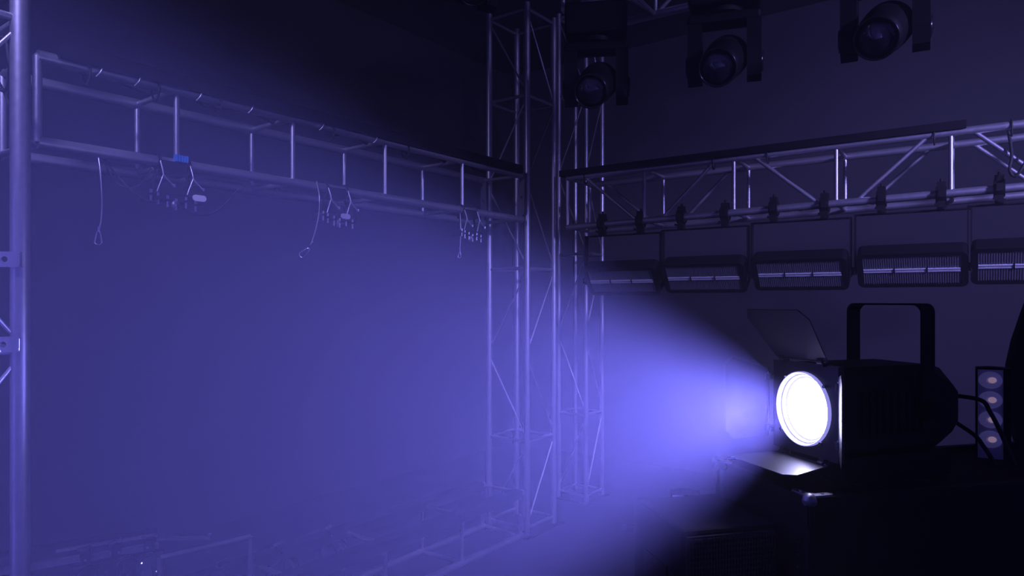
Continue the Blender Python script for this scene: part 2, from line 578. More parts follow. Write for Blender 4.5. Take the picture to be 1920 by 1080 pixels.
# ------------------------------------------------------------------ spotlight on the case
sp = root('spotlight', LENS - V((0, 0, 0.169)), 'lit black spotlight with barn doors, glowing white lens and raised yoke on the case', 'stage light', None, BANG)
ZL = 0.169          # lens axis over the root; local x = beam, y = towards the camera
T0 = Matrix.Translation((0, 0, ZL)) @ Matrix.Rotation(radians(90), 4, 'Y')   # local z -> beam
# body: rounded octagonal hull swept back from the lens
def octo(hw, hh, ch):
    return [(-hw+ch, -hh), (hw-ch, -hh), (hw, -hh+ch), (hw, hh-ch), (hw-ch, hh), (-hw+ch, hh), (-hw, hh-ch), (-hw, -hh+ch)]
secs = [(-0.012, 0.104, 0.104, 0.02), (-0.29, 0.104, 0.104, 0.024), (-0.345, 0.098, 0.092, 0.035), (-0.375, 0.088, 0.066, 0.03), (-0.392, 0.075, 0.045, 0.02)]
vs, fs = [], []
for x, hw, hh, ch in secs:
    vs += [(x, y, ZL + z) for y, z in octo(hw, hh, ch)]
for i in range(len(secs) - 1):
    for k in range(8):
        fs.append([i*8+k, i*8+(k+1) % 8, (i+1)*8+(k+1) % 8, (i+1)*8+k])
fs.append([(len(secs)-1)*8 + k for k in range(8)])
body = MB().raw(vs, fs).build('body', 'black_plastic', sp)
# cooling slots on the camera side and top
for k in range(9):
    x = -0.07 - k * 0.022
    MB().box((x - 0.004, 0.1035, ZL - 0.05), (x + 0.004, 0.107, ZL + 0.05)).build('vent_rib', 'black_metal', body)
# front plate with a round opening
n = 40
mb = MB()
sq = []
for k in range(n):
    a = 2*pi*k/n
    c, s = cos(a), sin(a)
    m = 0.108 / max(abs(c), abs(s))
    sq.append((c*m, s*m))
vs = [(0.004, y, ZL+z) for y, z in sq] + [(0.004, 0.088*cos(2*pi*k/n), ZL+0.088*sin(2*pi*k/n)) for k in range(n)]
vs += [(-0.012, y, ZL+z) for y, z in sq] + [(-0.012, 0.088*cos(2*pi*k/n), ZL+0.088*sin(2*pi*k/n)) for k in range(n)]
fs = []
for k in range(n):
    j = (k+1) % n
    fs += [[k, j, n+j, n+k], [2*n+j, 2*n+k, 3*n+k, 3*n+j], [k, 2*n+k, 2*n+j, j], [n+j, 3*n+j, 3*n+k, n+k]]
mb.raw(vs, fs).build('front_frame', 'door_black', sp)
# lens: outer ring, stepped rings, glowing dome
lens = MB().lathe([(0.088, -0.010), (0.088, 0.012), (0.0865, 0.014), (0.085, 0.012), (0.0845, 0.004)], 48, T0).build('lens_rim', 'lens_ring', sp)
MB().lathe([(0.0845, 0.005), (0.0825, 0.004), (0.082, 0.0)], 48, T0).build('lens_groove', 'lens_groove', lens)
MB().lathe([(0.082, 0.001), (0.080, 0.002), (0.0785, 0.0), (0.078, -0.006)], 48, T0).build('lens_step', 'lens_ring', lens)
MB().lathe([(0.078, -0.005), (0.0765, -0.006), (0.076, -0.009)], 48, T0).build('lens_groove', 'lens_groove', lens)
# faceted outer zone of the lens
for k in range(1):
    r1, r0 = 0.076 - k*0.005, 0.071 - k*0.005
    MB().lathe([(r1, -0.010 + k*0.0015), (r1 - 0.001, -0.007 + k*0.0015), (r0, -0.0085 + k*0.0015)], 48, T0).build('lens_facet', 'lens_facet', lens)
dome = [(0.072, -0.012)] + [(0.071*cos(a), -0.011 + 0.010*sin(a)) for a in [radians(q) for q in range(10, 90, 10)]] + [(0.0005, -0.001)]
MB().lathe(dome, 48, T0).build('lens_dome', 'lens_core', lens)
for a in (40, 130, 220, 310):
    a = radians(a)
    MB().tube((0.006, 0.094*cos(a), ZL+0.094*sin(a)), (0.013, 0.094*cos(a), ZL+0.094*sin(a)), 0.004, 8).build('screw', 'steel', sp)
# barn doors
def barn_door(hinge, out, side, w0, w1, ln, m='door_black'):
    """hinge: middle of the hinge edge, out: direction of the leaf, side: along the hinge"""
    hinge, out, side = V(hinge), V(out).normalized(), V(side).normalized()
    nn = out.cross(side).normalized()
    T = frame_T(hinge, out, side, nn)
    d = MB().prism([(0, -w0/2), (ln*0.82, -w1/2), (ln, -w1/2+0.02), (ln, w1/2-0.02), (ln*0.82, w1/2), (0, w0/2)], 0.0022, T, -0.0011)
    d = d.build('barn_door', m, sp)
    MB().tube(hinge - side*w0*0.42, hinge + side*w0*0.42, 0.0028, 8).build('hinge_rod', 'door_black', d)
    for q in (-0.38, 0.38):
        c = hinge + side*w0*q
        MB().tube(c - side*0.008, c + side*0.008, 0.0075, 12).build('hinge_knuckle', 'door_black', d)
        MB().tube(c + side*0.008, c + side*0.0115, 0.0035, 8).build('hinge_pin', 'steel', d)
    return d
e = 0.006
barn_door((0.012, 0, ZL - 0.118), (cos(radians(4)), 0, -sin(radians(4))), (0, 1, 0), 0.17, 0.215, 0.125)
barn_door((0.012, 0, ZL + 0.118), (cos(radians(54)), 0, sin(radians(54))), (0, 1, 0), 0.17, 0.215, 0.145)
barn_door((0.012, -0.118, ZL), (cos(radians(62)), -sin(radians(62)), 0), (0, 0, 1), 0.17, 0.215, 0.115)
barn_door((0.012, 0.118, ZL), (cos(radians(50.5)), sin(radians(50.5)), 0), (0, 0, 1), 0.17, 0.20, 0.10)
# hinge lugs joining doors and frame
for y, z in ((0.066, 0.112), (-0.066, 0.112), (0.066, -0.112), (-0.066, -0.112), (0.112, 0.066), (0.112, -0.066), (-0.112, 0.066), (-0.112, -0.066)):
    MB().box((-0.004, y - 0.007, ZL + z - 0.007), (0.014, y + 0.007, ZL + z + 0.007)).build('hinge_lug', 'door_black', sp)
# raised yoke: flat strip bent to a U
def strip_u(x0, x1, hw, zlow, ztop, rad, th):
    prof = [(-hw, zlow)]
    for k in range(7):
        a = radians(180 - 90*k/6)
        prof.append((-hw + rad + rad*cos(a), ztop - rad + rad*sin(a)))
    for k in range(7):
        a = radians(90 - 90*k/6)
        prof.append((hw - rad + rad*cos(a), ztop - rad + rad*sin(a)))
    prof.append((hw, zlow))
    inn = [(y*(1 - th/hw), zlow if q in (0, len(prof)-1) else (z - th if z > ztop - rad*0.7 else z)) for q, (y, z) in enumerate(prof)]
    n = len(prof)
    vs = []
    for x in (x0, x1):
        vs += [(x, y, ZL+z) for y, z in prof] + [(x, y, ZL+z) for y, z in inn]
    fs = []
    for k in range(n-1):
        fs += [[k, k+1, n+k+1, n+k], [2*n+k+1, 2*n+k, 3*n+k, 3*n+k+1], [k, 2*n+k, 2*n+k+1, k+1], [n+k+1, 3*n+k+1, 3*n+k, n+k]]
    fs += [[0, n, 3*n, 2*n], [n-1, 3*n-1, 4*n-1, 2*n-1]]
    return MB().raw(vs, fs)
strip_u(-0.272, -0.232, 0.114, -0.02, 0.250, 0.022, 0.0045).build('yoke', 'black_metal', sp)
for sy in (-1, 1):
    MB().tube((-0.252, sy*0.104, ZL), (-0.252, sy*0.135, ZL), 0.024, 16).build('yoke_knob', 'black_plastic', sp)
# floor bracket under the body
for x in (-0.06, -0.30):
    MB().box((x - 0.018, -0.11, 0.0), (x + 0.018, 0.11, 0.006)).build('floor_foot', 'black_metal', sp)
MB().box((-0.35, -0.092, 0.006), (-0.03, 0.092, ZL - 0.100), None, 0.006).build('base_block', 'black_plastic', sp)
# rear sockets
for z in (0.02, -0.035):
    MB().tube((-0.385, 0.03, ZL + z), (-0.41, 0.03, ZL + z), 0.012, 12).build('cable_socket', 'black_plastic', sp)

# ------------------------------------------------------------------ flight case
NC = V((0.645, 1.5, 0)); th = radians(14)
CX, CY = V((cos(th), sin(th), 0)), V((-sin(th), cos(th), 0))
CT = H - 0.4351
case = root('flight_case', NC, 'tall black flight case with metal corners under the spotlight', 'case', None, th)
CL, CD = 1.15, 0.36
MB().box((0.004, 0.004, 0.10), (CL-0.004, CD-0.004, CT-0.004)).build('case_body', 'case', case)
for y in (0, CD):
    for z in (0.10, CT):
        MB().bar((0, y, z - 0.0), (CL, y, z), 0.02, 0.02).build('edge_trim', 'black_metal', case)
for x in (0, CL):
    for z in (0.10, CT):
        MB().bar((x, 0, z), (x, CD, z), 0.02, 0.02).build('edge_trim', 'black_metal', case)
    for y in (0, CD):
        MB().bar((x, y, 0.10), (x, y, CT), 0.02, 0.02, (0, 1, 0)).build('edge_trim', 'black_metal', case)
for x, sx in ((0, 1), (CL, -1)):
    for y, sy in ((0, 1), (CD, -1)):
        mb = MB()
        mv = MB()
        t = 0.0035
        for leaf in range(3):
            poly = [(0, 0), (0.058, 0), (0.066, 0.008), (0.058, 0.018), (0.030, 0.018), (0.018, 0.030), (0.018, 0.058), (0.008, 0.066), (0, 0.058)]
            O = V((x - sx*0.0125, y - sy*0.0125, CT + 0.0125))
            ax = [V((sx, 0, 0)), V((0, sy, 0)), V((0, 0, -1))]
            a, b, c = ax[leaf], ax[(leaf+1) % 3], ax[(leaf+2) % 3]
            T = frame_T(O, a, b, c)
            (mb if leaf == 0 else mv).prism(poly, t, T, -t)
        mb.lathe([(0.0005, 0.016), (0.009, 0.013), (0.014, 0.006), (0.016, -0.003)], 16, axis_T(V((x - sx*0.006, y - sy*0.006, CT + 0.006)), V((-sx, -sy, 1))))
        co = mb.build('corner_guard', 'alu_dull', case)
        mv.build('corner_shade_leaf', 'black_metal', co)  # upright leaves made black, their shade put into the colour
        for a, b in ((0.040, 0.009), (0.009, 0.040)):
            MB().tube((x - sx*0.0125 + sx*a, y - sy*0.0125 + sy*b, CT + 0.0155), (x - sx*0.0125 + sx*a, y - sy*0.0125 + sy*b, CT + 0.0185), 0.004, 8).build('rivet', 'steel', co)
for k in range(6):
    MB().tube((0.0125 - 0.03, 0.02, CT - 0.09 - k*0.028), (0.0, 0.02, CT - 0.09 - k*0.028), 0.0035, 8).build('rivet', 'steel', case)
for x in (0.08, CL - 0.08):
    for y in (0.06, CD - 0.06):
        MB().lathe([(0.001, -0.016), (0.045, -0.016), (0.05, -0.010), (0.05, 0.010), (0.045, 0.016), (0.001, 0.016)], 20, Matrix.Translation((x, y, 0.05)) @ Matrix.Rotation(radians(90), 4, 'X')).build('castor_wheel', 'rubber', case)
        MB().box((x-0.03, y-0.022, 0.052), (x+0.03, y+0.022, 0.10)).build('castor_fork', 'alu_dull', case)
for zz in (CT - 0.30, 0.45):
    la = MB().prism([(-0.05, -0.06), (0.05, -0.06), (0.05, 0.06), (-0.05, 0.06)], 0.004, frame_T(V((CL*0.5, -0.0005, zz)), V((1, 0, 0)), V((0, 0, 1)), V((0, -1, 0)))).build('latch', 'black_metal', case)
    MB().prism([(-0.035, 0.02), (0, 0.006), (0.035, 0.02), (0.035, -0.02), (0, -0.006), (-0.035, -0.02)], 0.006, frame_T(V((CL*0.5, -0.0045, zz)), V((1, 0, 0)), V((0, 0, 1)), V((0, -1, 0)))).build('latch_wing', 'alu_dull', la)

# ------------------------------------------------------------------ loudspeaker with a perforated front
SO = V((0.372, 1.49, 0))
spk = root('loudspeaker', SO, 'black loudspeaker cabinet with perforated grille left of the flight case', 'loudspeaker', None, th)
SH = H - 0.50
MB().box((0, 0.012, 0.02), (0.232, 0.27, SH), None, 0.008).build('cabinet', 'case', spk)
# grille: bars woven at fine pitch, real relief
mb = MB()
mb.box((0.008, 0.004, 0.03), (0.224, 0.0118, SH - 0.012))
nx_, nz_ = 30, 42
for k in range(nx_):
    x = 0.012 + k * 0.208 / (nx_ - 1)
    mb.box((x - 0.0018, 0.0, 0.75), (x + 0.0018, 0.0045, SH - 0.016))
for k in range(nz_):
    z = 0.76 + k * (SH - 0.78) / (nz_ - 1)
    mb.box((0.010, 0.0008, z - 0.0025), (0.222, 0.0046, z + 0.0025))
mb.build('grille', 'grille', spk)
for x in (0.03, 0.20):
    for y in (0.05, 0.23):
        MB().tube((x, y, 0), (x, y, 0.021), 0.015, 12).build('rubber_foot', 'rubber', spk)
MB().box((-0.004, 0.08, SH - 0.17), (0.001, 0.20, SH - 0.10), None, 0.0015).build('handle_cup', 'black_plastic', spk)

# ------------------------------------------------------------------ small LED bars with four eyes
def make_led_bar():
    # root at the foot, face towards local -y
    r = root('led_bar', (0, 0, 0), 'x', 'led bar', 'four-eyed LED bars')
    w, hgt = 0.0285, 0.285
    mb = MB()
    mb.box((-w - 0.004, -0.002, 0.0), (-w, 0.035, hgt))
    mb.box((w, -0.004, 0.0), (w + 0.017, 0.045, hgt))
    mb.box((-w - 0.004, 0.012, 0.0), (w + 0.004, 0.045, hgt))
    mb.prism([(-w-0.004, 0), (w+0.017, 0), (w+0.017, 0.004), (0.006, 0.007), (-0.006, 0.007), (-w-0.004, 0.004)], 0.049, frame_T(V((0, 0.045, hgt)), V((1, 0, 0)), V((0, 0, 1)), V((0, -1, 0))))
    mb.build('housing', 'black_plastic', r)
    MB().box((-w, 0.0, 0.002), (w, 0.0119, hgt - 0.001)).build('face_panel', 'led_face', r)
    for k in range(4):
        z = hgt - 0.034 - k * 0.0625
        T = frame_T(V((0, 0, z)), V((1, 0, 0)), V((0, 0, 1)), V((0, -1, 0)))
        l = MB().lathe([(0.0268, 0.0), (0.0268, 0.003), (0.024, 0.0055), (0.020, 0.0075), (0.013, 0.009), (0.0095, 0.0092)], 28, T).build('lens', 'led_lens', r)
        MB().lathe([(0.0095, 0.0088), (0.009, 0.0105), (0.006, 0.0125), (0.0004, 0.0135)], 20, T @ Matrix.Translation((0.004, 0.001, 0))).build('led_die', 'led_die', l)
    return r
lb = make_led_bar()
p = P(1857, HOR, 1.86)
lb.location = (p.x, p.y, CT + 0.0101)
lb.rotation_euler = (0, 0, radians(-32))
lb.scale = (1, 1, 0.845)
lb['label'] = 'small upright LED bar with four round lenses on the case behind the spotlight'
lb2 = copy_tree(lb)
p = P(1281, HOR, 1.86)
lb2.location = (p.x, p.y, H - (1075 + 22 - HOR) / F * 1.86)
lb2.rotation_euler = (0, 0, radians(-10))
lb2['label'] = 'LED bar half hidden behind the loudspeaker, below the beam'
sta = root('light_stand', (p.x, p.y + 0.02, 0), 'thin stand with a pale side arm carrying the half hidden LED bar', 'stand')
zt2 = lb2.location.z
MB().tube((0, 0, 0.012), (0, 0, zt2 - 0.005), 0.012, 12).build('pole', 'black_metal', sta)
MB().lathe([(0.001, 0.0), (0.11, 0.0), (0.11, 0.008), (0.02, 0.014), (0.012, 0.03)], 24).build('base', 'black_metal', sta)
MB().box((-0.035, -0.03, zt2 - 0.006 ), (0.045, 0.03, zt2 )).build('top_plate', 'black_metal', sta)

# pale side arm of the stand
a, b = P(1168, 988, 2.05), P(1268, 1005, 1.92)
MB(sta.location).bar(a, b, 0.02, 0.012).build('side_arm', 'alu_dull', sta, label='thin pale side arm')
e_ = V((sta.location.x, sta.location.y, b.z))
MB(sta.location).tube(b, e_, 0.005, 8).build('arm_joint', 'black_metal', sta)

# cables at the back of the spotlight
def cable(label, pts, r=0.0052):
    return MB().path(smooth_pts(pts), r, 8).build('power_cable', 'rubber', label=label, cat='cable', group='cables behind the spotlight')
def spw(x, y, z):
    return sp.location + V((cos(BANG)*x - sin(BANG)*y, sin(BANG)*x + cos(BANG)*y, z))
cable('upper black cable arching from the spotlight past the LED bar', [spw(-0.408, 0.03, ZL+0.02), P(1838, 750, 1.70), P(1856, 772, 1.69), P(1874, 806, 1.68), P(1890, 842, 1.68), P(1903, 871, 1.68)])
cable('lower black cable dropping from the spotlight in front of the LED bar', [spw(-0.408, 0.03, ZL-0.035), P(1826, 815, 1.69), P(1842, 834, 1.685), P(1855, 853, 1.68), P(1866, 872, 1.68)])

# dark drum at the right edge
dr = root('drum_housing', V((1.575, 1.95, CT + 0.0101)), 'dark rounded housing on the case, cut off by the right edge', 'stage light')
MB().lathe([(0.001, 0), (0.120, 0), (0.135, 0.02), (0.150, 0.08), (0.158, 0.16), (0.153, 0.24), (0.140, 0.31), (0.118, 0.39), (0.10, 0.45), (0.08, 0.47), (0.001, 0.475)], 40).build('shell', 'black_plastic', dr)
for z in (0.10, 0.14, 0.18, 0.22):
    MB().lathe([(0.150, z-0.004), (0.162, z-0.003), (0.162, z+0.003), (0.150, z+0.004)], 40).build('rib', 'black_plastic', dr)
MB().path(smooth_pts([(-0.05, 0, 0.465), (-0.05, 0, 0.50), (0, 0, 0.52), (0.05, 0, 0.50), (0.05, 0, 0.465)]), 0.008, 8).build('handle', 'black_metal', dr)

# ------------------------------------------------------------------ moving heads on the overhead truss
def make_head(dirv):
    # origin at the tilt axis; x across, -y to the camera
    r = root('moving_head', (0, 0, 0), 'x', 'moving head', 'moving heads overhead')
    # yoke arms
    for sx in (-1, 1):
        mb = MB()
        poly = [(-0.055, 0.21), (0.065, 0.21), (0.075, 0.10), (0.07, -0.05), (0.045, -0.105), (-0.01, -0.125), (-0.045, -0.10), (-0.062, -0.02)]
        T = frame_T(V((sx*0.142 - 0.034, 0, 0)), V((0, 1, 0)), V((0, 0, 1)), V((1, 0, 0)))
        mb.prism(poly, 0.068, T)
        a = mb.build('yoke_arm', 'black_plastic', r)
        MB().lathe([(0.001, 0.012), (0.05, 0.010), (0.055, 0.0), (0.055, -0.01)], 20, frame_T(V((sx*0.176, 0.005, -0.02)), V((0, 1, 0)), V((0, 0, sx)), V((sx, 0, 0)))).build('arm_cap', 'black_gloss', a)
    MB().box((-0.176, -0.065, 0.175), (0.176, 0.075, 0.225), None, 0.015).build('yoke_bridge', 'black_plastic', r)
    MB().lathe([(0.09, 0.222), (0.09, 0.25)], 24).build('pan_bearing', 'black_metal', r)
    MB().box((-0.17, -0.13, 0.248), (0.17, 0.14, 0.42), None, 0.015).build('base', 'black_plastic', r)
    d = V(dirv).normalized()
    T = axis_T(V((0, 0, 0)), d)
    MB().lathe([(0.001, -0.17), (0.05, -0.165), (0.085, -0.145), (0.1, -0.10), (0.103, -0.02), (0.103, 0.045), (0.096, 0.10), (0.093, 0.155), (0.086, 0.155), (0.084, 0.135)], 36, T).build('head', 'black_plastic', r)
    g = MB().lathe([(0.0845, 0.138), (0.075, 0.148), (0.055, 0.158), (0.03, 0.164), (0.0005, 0.166)], 36, T).build('lens', 'glass', r)
    MB().lathe([(0.0865, 0.150), (0.0865, 0.160), (0.0935, 0.160), (0.0935, 0.150)], 36, T).build('lens_ring', 'black_gloss', r)
    for k in range(4):
        MB().lathe([(0.102, -0.09+k*0.02), (0.106, -0.088+k*0.02), (0.106, -0.080+k*0.02), (0.102, -0.078+k*0.02)], 36, T).build('cooling_rib', 'black_metal', r)
    for sx in (-1, 1):
        mb = MB()
        mb.box((sx*0.11 - 0.02, -0.03, 0.418), (sx*0.11 + 0.02, 0.03, 0.446))
        n = 14
        c = V((sx*0.11, 0, 0.47))
        vs = []
        for x in (-0.018, 0.018):
            for rad in (0.04, 0.0245):
                vs += [c + V((x, rad*cos(2*pi*k/n), rad*sin(2*pi*k/n))) for k in range(n)]
        fs = []
        for k in range(n):
            j = (k+1) % n
            fs += [[k, j, n+j, n+k], [2*n+j, 2*n+k, 3*n+k, 3*n+j], [j, k, 2*n+k, 2*n+j], [n+k, n+j, 3*n+j, 3*n+k]]
        mb.raw(vs, fs)
        mb.build('clamp', 'black_metal', r)
    return r
HZ = (HOR - 113) / F * 3.5 + H            # tilt axis height
h0 = P(1358, HOR, 3.5)
def head_at(k):
    return V((h0.x, h0.y, HZ)) + UX * (0.715 * k)
mh0 = make_head((-0.18, -0.85, -0.5))
heads = [(-1, 'dark moving head light hanging in front of the corner tower'),
         (0, 'moving head light with small round lens, left of the largest one'),
         (1, 'largest moving head light, top right, round lens facing the camera'),
         (2, 'moving head light at the top right corner, mostly out of view')]
for i, (k, lab) in enumerate(heads):
    o = mh0 if i == 0 else copy_tree(mh0)
    q = head_at(k)
    o.location = q
    o.rotation_euler = (0, 0, -atan2(q.x, q.y) - radians(2))
    o['label'] = lab
# the overhead truss they hang from
OZ = HZ + 0.47
ot = root('box_truss', head_at(-1.3) + V((0, 0, 0.47 - CH)), 'overhead box truss carrying the moving heads at the top edge', 'truss')
off = ot.location
oa, ob = head_at(-1.3), head_at(3.4)
oa.z = ob.z = OZ
for c in (0, 0.36):
    for dz in (0, 0.34):
        MB(off).tube(oa + UY*c + V((0, 0, dz)), ob + UY*c + V((0, 0, dz)), CH, 14).build('chord', 'alu', ot)
for k in range(9):
    t = k / 8
    q = oa.lerp(ob, t)
    for c in (0, 0.36):
        MB(off).tube(q + UY*c, q + UY*c + V((0, 0, 0.34)), BR, 10).build('vertical_brace', 'alu', ot)
        if k < 8:
            q2 = oa.lerp(ob, (k+1)/8)
            a, b = (q, q2 + V((0, 0, 0.34))) if k % 2 else (q + V((0, 0, 0.34)), q2)
            MB(off).tube(a + UY*c, b + UY*c, BR, 10).build('diagonal_brace', 'alu', ot)
    for dz in (0, 0.34):
        MB(off).tube(q + V((0, 0, dz)), q + UY*0.36 + V((0, 0, dz)), BR, 10).build('cross_brace', 'alu', ot)
for t in (0.1, 0.9):
    q = oa.lerp(ob, t) + UY*0.18
    MB(off).tube(q + V((0, 0, 0.34)), V((q.x, q.y, CEIL)), 0.01, 8).build('hanging_rod', 'steel', ot)
# one more head, near the top edge left of the tower, on its own drop pipe
o = copy_tree(mh0)
q = P(872, -32, 3.7)
o.location = q
o.rotation_euler = (0, 0, radians(35))
o['label'] = 'moving head light at the top edge, left of the corner tower'
dp = root('drop_pipe', q + V((0, 0, 0.47 - 0.0245)), 'short pipe hung from the ceiling above the left moving head', 'pipe')
ux = V((cos(radians(35)), sin(radians(35)), 0))
MB(dp.location).tube(q + V((0, 0, 0.47)) - ux*0.3, q + V((0, 0, 0.47)) + ux*0.3, 0.024, 14).build('cross_pipe', 'alu', dp)
MB(dp.location).tube(q + V((0, 0, 0.49)), V((q.x, q.y, CEIL)), 0.024, 14).build('down_pipe', 'alu', dp)

# ------------------------------------------------------------------ clamp fixtures under the side truss
def ts_px(px, c=0.0):
    q = (px - 960.0) / F
    o = R(0, c)
    return (q * o.y - o.x) / (D1.x - q * D1.y)
def make_hanger():
    # origin at the bottom tube axis; x along the truss, -y to the camera
    r = root('hanging_fixture', (0, 0, 0), 'x', 'light fixture', 'small fixtures under the left truss')
    MB().box((-0.055, -0.035, -0.055), (0.055, 0.045, 0.005), None, 0.006).build('mount_block', 'black_plastic', r)
    for sx in (-1, 1):
        n = 16
        x = sx * 0.065
        MB().path([V((x, 0.030*cos(2*pi*k/n), 0.030*sin(2*pi*k/n))) for k in range(n)], 0.006, 6, closed=True).build('hook_clamp', 'black_metal', r)
        MB().path(smooth_pts([(x, -0.032, 0.0), (x + 0.004, -0.045, -0.04), (x + 0.008, -0.05, -0.065), (x + 0.035, -0.055, -0.095), (x + 0.045, -0.055, -0.105)]), 0.0036, 6).build('support_wire', 'wire', r)
        MB().path(smooth_pts([(x + 0.006, -0.048, -0.06), (x - 0.01, -0.05, -0.10), (x - 0.022, -0.05, -0.135)]), 0.003, 6).build('support_wire', 'wire', r)
        MB().tube((x + 0.047, -0.06, -0.112), (x + 0.047, -0.06, -0.098), 0.006, 8).build('bolt', 'steel', r)
    MB().box((-0.115, -0.045, -0.175), (0.115, 0.045, -0.135), None, 0.008).build('fixture_body', 'black_plastic', r)
    MB().path(smooth_pts([(-0.06, 0, -0.03), (-0.08, 0, -0.09), (-0.08, 0, -0.14)]), 0.007, 6).build('arm', 'black_metal', r)
    MB().path(smooth_pts([(0.06, 0, -0.03), (0.08, 0, -0.09), (0.08, 0, -0.14)]), 0.007, 6).build('arm', 'black_metal', r)
    for k, (x, dz) in enumerate(((-0.115, 0.01), (-0.085, 0.0), (-0.045, -0.008), (-0.008, -0.018), (0.035, -0.006), (0.078, -0.016))):
        b = MB().tube((x, -0.052, -0.165 + dz), (x, -0.052, -0.19 + dz), 0.0055, 8).build('bolt', 'steel', r)
        MB().tube((x, -0.052, -0.140 + dz), (x, -0.052, -0.155 + dz), 0.0062, 8).build('bolt_head', 'steel', b)
    MB().lathe([(0.001, 0.0), (0.018, 0.0), (0.02, -0.02), (0.016, -0.035), (0.001, -0.036)], 16, Matrix.Translation((-0.005, -0.03, -0.165))).build('lens_cup', 'alu_dull', r)
    return r
hg = make_hanger()
hang = [(322, 1.0, 'small black fixture with blue block and bright white tag under left truss'),
        (627, 1.0, 'small black fixture with dull grey tag in the middle of the left truss'),
        (876, 1.0, 'small black fixture lost in haze beside the corner tower')]
rzh = atan2(D1.y, D1.x)
hroots = []
for i, (px, sc, lab) in enumerate(hang):
    o = hg if i == 0 else copy_tree(hg)
    o.location = R(ts_px(px), 0, zb)
    o.rotation_euler = (0, 0, rzh)
    o['label'] = lab
    hroots.append(o)
def capsule(w, h, n=10):
    out = []
    for sx, a0 in ((1, -90), (-1, 90)):
        for k in range(n+1):
            a = radians(a0 + 180*k/n)
            out.append((sx*(w/2 - h/2) + h/2*cos(a), h/2*sin(a)))
    return out
for i, o in enumerate(hroots[:2]):
    T = frame_T(V((0.088 if i == 0 else 0.02, -0.066, -0.146)), V((1, 0, 0)), V((0, 0, 1)), V((0, -1, 0)))
    MB().prism(capsule(0.062, 0.027), 0.004, T).build('tag', 'white_plastic' if i == 0 else 'led_face', o, label='white oval tag' if i == 0 else 'grey oval tag')
    MB().bar((0.088 if i == 0 else 0.02, -0.062, -0.15), (0.088 if i == 0 else 0.02, -0.05, -0.15), 0.012, 0.012).build('tag_stem', 'black_plastic', o)
o = hroots[0]
for k in range(5):
    MB().box((-0.004 + k*0.0115, -0.046, 0.005), (0.004 + k*0.0115, -0.02, 0.034)).build('terminal', 'blue_plastic', o, label='blue terminal')

# safety wires with snap hooks
def hook_wire(label, pts, hk_a, hk_b, w):
    hk_a, hk_b = V(hk_a), V(hk_b)
    r = root('safety_wire', pts[0], label, 'safety wire', 'safety wires under the left truss')
    MB(r.location).path(smooth_pts(pts), 0.0032, 6).build('wire', 'wire', r)
    ax = (hk_b - hk_a)
    L = ax.length; ax.normalize()
    side = ax.cross(V((0, 1, 0))).normalized()
    loop = []
    for t, s in ((0, 0.15), (0.1, 0.45), (0.5, 0.75), (0.85, 1.0), (0.97, 0.6), (1.0, 0.0), (0.97, -0.6), (0.85, -1.0), (0.5, -0.75), (0.1, -0.45), (0, -0.15)):
        loop.append(hk_a + ax*L*t + side*s*w)
    MB(r.location).path(loop, 0.0034, 8, closed=True).build('snap_hook', 'steel', r)
    MB(r.location).tube(pts[-1] - ax*0.018, pts[-1] + ax*0.004, 0.0055, 8).build('ferrule', 'steel', r)
    return r
d = 2.755
hook_wire('straight safety wire with open snap hook, nearest the left tower', [P(183, 283, 2.77), P(188, 320, d), P(191, 370, d), P(190, 410, d), P(185, 433, d)], P(185, 433, d), P(184, 459, d), 0.015)
d = 3.56
hook_wire('slanting safety wire with tilted snap hook, left of the middle fixture', [P(594, 340, 3.6), P(599, 370, d), P(598, 400, d), P(592, 430, d), P(583, 458, d)], P(580, 466, d), P(563, 481, d), 0.016)
d = 4.5
hook_wire('short safety wire with bright end below the fixture by the corner tower', [P(862, 392, 4.53), P(864, 430, d), P(862, 473, d)], P(862, 473, d), P(861, 484, d), 0.010)
# drooping cables under the side truss
def droop(label, pts):
    return MB().path(smooth_pts(pts), 0.0042, 6).build('drooping_cable', 'rubber', label=label, cat='cable', group='cables drooping under the left truss')
d = 2.86
droop('short black cable loop left of the fixture with the white tag', [P(192, 292, 2.79), P(205, 325, d), P(222, 345, d), P(246, 353, d), P(268, 340, d), P(284, 316, 2.9)])
droop('longer black cable drooping to the bolts of the white tagged fixture', [P(196, 296, 2.79), P(212, 320, d), P(240, 350, d), P(262, 368, d), P(284, 378, d), P(300, 370, 2.92)])
d = 3.1
droop('wide black cable swag between the first and second left fixtures', [P(333, 385, 2.97), P(365, 402, d), P(400, 399, d), P(430, 375, 3.2), P(452, 346, 3.25)])

# black ties and pale hooks on the top tube of the side truss
for px in (163, 292, 408, 620, 760):
    t = ts_px(px)
    c0 = R(t, 0, zt)
    n = 18
    MB(side_tr.location).path([c0 + D2*cos(2*pi*k/n)*0.032 + V((0, 0, 1))*(sin(2*pi*k/n)*0.048 - 0.018) for k in range(n)], 0.005, 6, closed=True).build('cable_tie', 'rubber', side_tr)
for px in (187, 258, 372, 468, 600, 700):
    t = ts_px(px)
    c0 = R(t, -0.004, zt)
    MB(side_tr.location).path(smooth_pts([c0 - D2*0.03 + V((0, 0, 0.02)), c0 - D2*0.036 + V((0, 0, -0.012)) - D1*0.012, c0 - D2*0.022 + V((0, 0, -0.032)) - D1*0.024]), 0.003, 6).build('pale_hook', 'wire', side_tr)
pts = [R(lerp(0.2, 2.9, k/30), 0.14, zt + 0.02 + 0.02*sin(k*1.7)) for k in range(31)]
MB(side_tr.location).path(pts, 0.009, 6).build('cable', 'rubber', side_tr)

